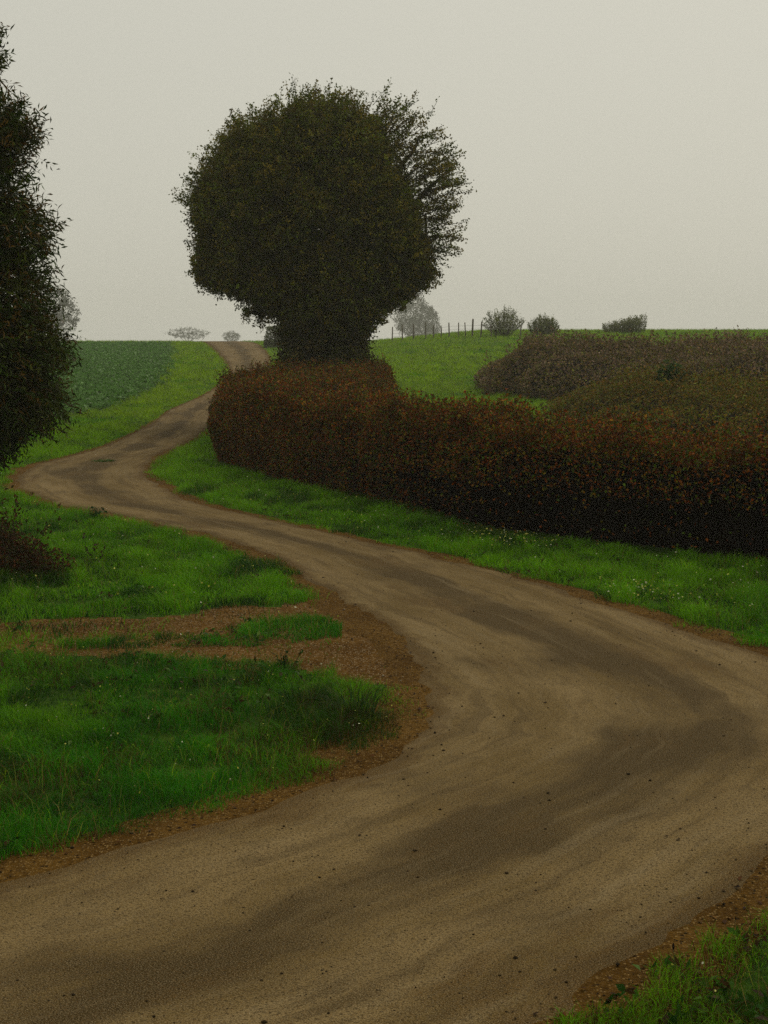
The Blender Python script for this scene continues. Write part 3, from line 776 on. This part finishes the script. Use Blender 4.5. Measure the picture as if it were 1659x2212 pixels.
# ------------------------------------------------------------------ grass
def candidates(n, y0, y1, pw):
    """random ground points in the view's wedge (with a margin), denser near the camera"""
    u = rng.random(n); e = 2 - pw
    Y = (y0 ** e + u * (y1 ** e - y0 ** e)) ** (1 / e)
    X = rng.uniform(-1, 1, n) * (.2765 * Y * 1.10 + 1.5)
    return X, Y
def road_gap(X, Y):                                          # distance outside the asphalt (negative on it)
    out = np.empty(len(X))
    for a in range(0, len(X), 40000):
        out[a:a + 40000] = -sdist(X[a:a + 40000], Y[a:a + 40000], ROADPOLY)
    return out
def grass_mask(X, Y):
    g = road_gap(X, Y)
    near = sstep(45, 25, Y)
    marg = .04 + .34 * near * noise2(X * 1.1, Y * 1.1, 61) + .40 * near * (noise2(X * 3.2, Y * 3.2, 62) - .5) + .2 * near * (rng.random(len(X)) - .5)
    marg = marg - .16 * np.exp(-((X - .2) / .9) ** 2 - ((Y - 12.8) / 1.6) ** 2) + .03 * ((X > .5) & (Y < 10))      # bare dirt inside the bend
    ok = g > marg
    wob = (noise2(X * 1.6, Y * 3, 63) - .5) * .5
    pd = sdist(X, Y, PATHPOLY) + (fbm(X * 2.2, Y * 3, 65) - .5) * .5
    st = sdist(X, Y, STRIP) + (fbm(X * 2.5, Y * 4, 66) - .5) * .3
    ok &= (pd < 0) | (st > 0) | (rng.random(len(X)) < .05 + .2 * sstep(-2.2, -4.5, X))
    ok &= ~((X > -.5) & (X < 1.2) & (Y > 13.6) & (Y < 18.2) & (g < .9 + wob))
    for P in (HEDGE_A, HEDGE_B):
        ok &= sdist(X, Y, P) < .12
    for P in (THICK_A, THICK_B, BUSH_L):
        ok &= sdist(X, Y, P) < .5
    ok &= sdist(X, Y, FIELD) < (noise2(X * .8, Y * .8, 64) - .5) * 1.0
    return ok, g
def pdist(X, Y): return np.where((X < -1.5), sdist(X, Y, PATHPOLY), -9)
mb = MB()
def grow(n, y0, y1, pw, h, w, seg):
    X, Y = candidates(n, y0, y1, pw); ok, g = grass_mask(X, Y)
    X, Y, g = X[ok], Y[ok], g[ok]; m = len(X)
    patch = fbm(X * .55, Y * .4, 71); clump = fbm(X * 2.6, Y * 2.2, 73); fine = noise2(X * 7, Y * 6, 74)
    hh = h * (.25 + 1.5 * sstep(.15, .85, clump)) * (.55 + .45 * sstep(0, .6, g)) * (.8 + .4 * fine)
    strip = (sdist(X, Y, PATHPOLY) > 0)
    hh = np.where(strip, hh * .6, hh)
    thin = clump + .35 * fine > rng.uniform(.1, .55, m)
    X, Y, hh, patch, clump = X[thin], Y[thin], hh[thin], patch[thin], clump[thin]; m = len(X)
    P = np.stack([X, Y, G(X, Y) - .01], 1)
    deep = np.array([.036, .185, .003]); lush = np.array([.125, .310, .003]); yell = np.array([.215, .355, .004]); dry = np.array([.17, .13, .035]); dark = np.array([.012, .060, .006])
    ylw = sstep(24, 60, Y)
    f = sstep(.3, .7, patch + .45 * ((X > .5) & (Y < 10.5)) + rng.normal(0, .08, m) + .30 * sstep(14, 18, Y) + .1 * sstep(20, 34, Y) - .08)[:, None]
    c = deep * (1 - f) + lush * f
    y2 = (ylw * sstep(.3, .6, patch + .15 * ylw))[:, None]; c = c * (1 - y2) + yell * y2
    wd = fbm(X * 1.5, Y * 1.0, 79); hollow_shade = (sstep(.40, .30, wd) * .75 * (Y < 30))[:, None]; c = c * (1 - hollow_shade) + np.array([.008, .040, .004]) * hollow_shade  # shade of hollows put into the blade colour, as dark weedy patches
    edge = ((pdist(X, Y) > -.35) & (wd < .55) & (rng.random(m) < .6) & (Y > 15.9)); c[edge] = np.array([.006, .030, .004])  # shadow under the ledge above the track, put into blade colour
    dk = (sstep(.62, .45, clump) * (rng.random(m) < .3))[:, None]; c = c * (1 - dk) + dark * dk
    r = rng.random(m); c[r < .03] = dry; c[(r > .03) & (r < .06)] = yell
    br = (fbm(X * .9, Y * .7, 77) > .52) & (r > .72) & (Y < 14.5); c[br] = np.array([.070, .034, .008])
    c = np.clip(c * (1 + rng.normal(0, .18, (m, 1))), 0, 1)
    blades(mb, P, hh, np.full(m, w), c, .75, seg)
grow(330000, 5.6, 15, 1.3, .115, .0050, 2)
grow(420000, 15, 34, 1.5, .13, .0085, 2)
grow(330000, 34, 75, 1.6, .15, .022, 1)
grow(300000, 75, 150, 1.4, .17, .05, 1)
tag(mb.build("grass", M_GRASS), kind="stuff")

# crop in the far field
mb = MB(); n = 60000
Y = rng.uniform(33, 138, n); X = -11 - rng.uniform(0, 1, n) * (.2765 * Y * 1.1 + 2 - 11).clip(1)
row = np.round(X / .55) * .55 + rng.normal(0, .09, n); X = row
ok = sdist(X, Y, FIELD) > (noise2(X, Y, 3) - .5) * 1.0 - .1; X, Y = X[ok], Y[ok]
C = np.stack([X, Y, G(X, Y) + rng.uniform(.06, .22, len(X))], 1)
leaf_quads(mb, C, .20, .12, palette(len(X), [(.085, .190, .034), (.105, .215, .044), (.070, .165, .028)], .2), .9)
tag(mb.build("crop_plants", M_CROP), kind="stuff")

# small pale and yellow flowers in the verge
mb = MB()
X, Y = candidates(60000, 7, 34, 1.3); ok, g = grass_mask(X, Y)
ok &= (rng.random(len(X)) < .035 + .6 * sstep(.5, .7, fbm(X * .4, Y * .3, 91)) * (X > 1) * (Y > 15))
ok &= (Y > 11) | (rng.random(len(X)) < .35)
X, Y = X[ok][:2600], Y[ok][:2600]; n = len(X)
C = np.stack([X, Y, G(X, Y) + rng.uniform(.10, .19, n)], 1)
leaf_quads(mb, C, .019 + .010 * (Y > 15), .017 + .008 * (Y > 15), palette(n, [(.55, .52, .10), (.42, .40, .06), (.60, .60, .42), (.35, .38, .05)], .15), 1.0)
tag(mb.build("wildflowers", M_FLOWER), kind="stuff")

# taller dry stalks and broad weed leaves among the grass
mb = MB()
X, Y = candidates(9000, 5.6, 20, 1.3); ok, g = grass_mask(X, Y); ok &= fbm(X * .8, Y * .6, 95) > .48
X, Y = X[ok], Y[ok]; n = len(X); P = np.stack([X, Y, G(X, Y)], 1)
blades(mb, P, np.full(n, .24), np.full(n, .0035), palette(n, [(.22, .16, .05), (.16, .10, .03), (.10, .05, .02), (.20, .24, .03)], .2), .5, 2)
X, Y = candidates(2600, 5.8, 26, 1.4); ok, g = grass_mask(X, Y); ok &= fbm(X * .6, Y * .5, 97) > .5
X, Y = X[ok], Y[ok]; n = len(X)
C = (np.stack([X, Y, G(X, Y) + .07], 1)[:, None] + rng.normal(0, 1, (n, 7, 3)) * [.05, .05, .025]).reshape(-1, 3)
leaf_quads(mb, C, .075, .034, palette(len(C), [(.02, .07, .006), (.035, .10, .008), (.06, .12, .01), (.05, .03, .01)], .2), .8)
tag(mb.build("undergrowth", M_GRASS), kind="stuff")
# fallen leaves along the verge
mb = MB()
X, Y = candidates(9000, 6, 26, 1.4); g = road_gap(X, Y); ok = (g > -.15) & (g < .35) & (rng.random(len(X)) < .3)
X, Y, g = X[ok], Y[ok], g[ok]; n = len(X)
C = np.stack([X, Y, G(X, Y) + np.where(g < 0, .020, .011) * (.5 + Y / 30) + .008], 1)
leaf_quads(mb, C, .045, .028, palette(n, [(.09, .035, .010), (.05, .022, .008), (.14, .07, .015), (.03, .016, .008)], .2), 3.0)
tag(mb.build("fallen_leaves", M_HEDGE), kind="stuff")

# grit on the lane, shoulder and track
mb = MB()
X, Y = candidates(26000, 6, 24, 1.7); g = road_gap(X, Y)
rut = np.minimum(seg_dist(X, Y, RUT_A), seg_dist(X, Y, RUT_B)) < .4
ok = ((g < .45) & (rng.random(len(X)) < .12 + .88 * np.exp(-np.abs(g - .05) / .25))) | rut
X, Y, g, rut = X[ok], Y[ok], g[ok], rut[ok]; n = len(X)
r = rng.gamma(2.0, .0026, n).clip(.003, .018)
cen = np.stack([X, Y, G(X, Y) + np.where(g < 0, .020, .011) * (.5 + Y / 30) + r * .25], 1)
oct_v = np.array([(1, 0, 0), (0, 1, 0), (-1, 0, 0), (0, -1, 0), (0, 0, .7), (0, 0, -.7)], float)
v = cen[:, None] + (oct_v[None] * rng.uniform(.6, 1.2, (n, 6, 1))) * r[:, None, None]
tri = np.array([(0, 1, 4), (1, 2, 4), (2, 3, 4), (3, 0, 4), (1, 0, 5), (2, 1, 5), (3, 2, 5), (0, 3, 5)])
col = palette(n, [(.030, .020, .010), (.05, .03, .014), (.02, .014, .008), (.12, .08, .035), (.16, .11, .06)], .2)
pale = rut & (rng.random(n) < .35); col[pale] = (.42, .35, .24)
mb.add(v.reshape(-1, 3), t=(np.arange(n)[:, None, None] * 6 + tri[None]).reshape(-1, 3), c=np.repeat(col, 6, 0))
tag(mb.build("gravel", M_STONE), kind="stuff")

# ------------------------------------------------------------------ single plants that stand out
def tuft(name, x, y, n, h, w, cols, label, cat="grass tuft", group=None, spread=.12, lean=.6, mat=None):
    o = (x, y, float(G(x, y))); a = rng.uniform(0, 6.283, n); r = spread * np.sqrt(rng.random(n))
    P = np.stack([x + np.cos(a) * r, y + np.sin(a) * r * .8, np.full(n, o[2])], 1)
    mb = MB(); blades(mb, P, np.full(n, h), np.full(n, w), palette(n, cols, .2), lean, 2, az=a + rng.normal(0, .4, n))
    return tag(mb.build(name, mat or M_GRASS, loc=o), label, cat, group)
DKG = [(.010, .050, .006), (.016, .065, .006), (.03, .075, .010)]
tuft("grass_tuft", -.28, 12.45, 170, .30, .007, DKG + [(.09, .10, .02)], "dark arching tuft of long grass near the tip of the grass patch, inside the bend", spread=.2, lean=.9)
tuft("grass_tuft", -.75, 12.9, 120, .22, .007, DKG, "smaller dark grass tuft just left of the arching one", spread=.2, lean=.7)
tuft("grass_tuft", -7.15, 35.4, 260, .07, .02, [(.03, .10, .006), (.05, .12, .008)], "small tuft of grass growing on the lane at its far left bend", spread=.3, lean=.7)

def weed(x, y, h, nst, label, cols, group=None, r=.005, leaf=.06, per=8, spread=.05, lean=.25):
    o = (x, y, float(G(x, y))); t = thing("weed", o, label, "weed", group); mbL = MB(); mbT = MB()
    b = np.array([o] * nst) + rng.normal(0, spread, (nst, 3)) * [1, 1, 0]
    sprigs(mbL, mbT, b, nst, h * .7, h, leaf, leaf * .5, cols, [(.05, .05, .015)], per, lean, r)
    mbT.build("stems", M_STEM, t, loc=o); mbL.build("leaves", M_GRASS, t, loc=o)
    return t
weed(-1.02, 14.15, .26, 6, "upright leafy weed beside the side track's lower rut", DKG + [(.10, .07, .02)], "weeds by the lane")
weed(-5.2, 25.2, .26, 6, "leafy weed at the lane's grassy edge above the left grass triangle", DKG, "weeds by the lane", leaf=.09)
weed(-4.3, 20.3, .55, 4, "thin straggling bramble shoots right of the bramble bush", [(.05, .02, .008), (.03, .03, .008)], "weeds by the lane", leaf=.06, lean=.6, r=.004)

def seed_stalk(x, y, h, bend, head, label, ccol):
    o = (x, y, float(G(x, y))); t = thing("seed_stalk", o, label, "wild plant", "seed stalks in the corner grass")
    pts = [(x + bend * f ** 2, y, o[2] + h * f) for f in np.linspace(0, 1, 7)]
    mb = MB(); tube(mb, pts, .0018, 5, (.10, .10, .03)); mb.build("stem", M_STEM, t, True, o)
    mb = MB(); e = np.array(pts[-1]); dd = unit(np.array([bend * .4, 0, h]))
    q = [e + dd * head * f for f in np.linspace(0, 1, 7)]
    tube(mb, q, np.array([.35, .8, 1, 1, .9, .65, .25]) * head * .17, 8, ccol); mb.build("seed_head", M_STEM, t, True, o)
    return t
seed_stalk(1.60, 7.30, .21, -.02, .040, "dark brown seed stalk at the edge of the grass nearest the dirt, bottom right", (.016, .010, .006))
seed_stalk(2.00, 7.70, .20, .02, .024, "short dark seed stalk higher up in the bottom right grass", (.014, .012, .006))
seed_stalk(2.13, 7.35, .24, .02, .040, "seed stalk with a reddish head at the right edge of the corner grass", (.13, .035, .02))

# ------------------------------------------------------------------ the misty air
me = bpy.data.meshes.new("haze")
x0, x1, y0, y1, z0, z1 = -640, 640, -160, 840, -9.0, 44.0
me.from_pydata([(x, y, z) for z in (z0, z1) for y in (y0, y1) for x in (x0, x1)], [],
               [(0, 2, 3, 1), (4, 5, 7, 6), (0, 1, 5, 4), (2, 6, 7, 3), (0, 4, 6, 2), (1, 3, 7, 5)])
m, nt, N, L = newmat("mist")
o = N("ShaderNodeOutputMaterial"); pv = N("ShaderNodeVolumePrincipled")
pv.inputs["Color"].default_value = (.96, .945, .88, 1); pv.inputs["Density"].default_value = .0006
L(pv.outputs[0], o.inputs["Volume"])
me.materials.append(m)
hz = bpy.data.objects.new("haze", me); COL.objects.link(hz); hz["kind"] = "stuff"
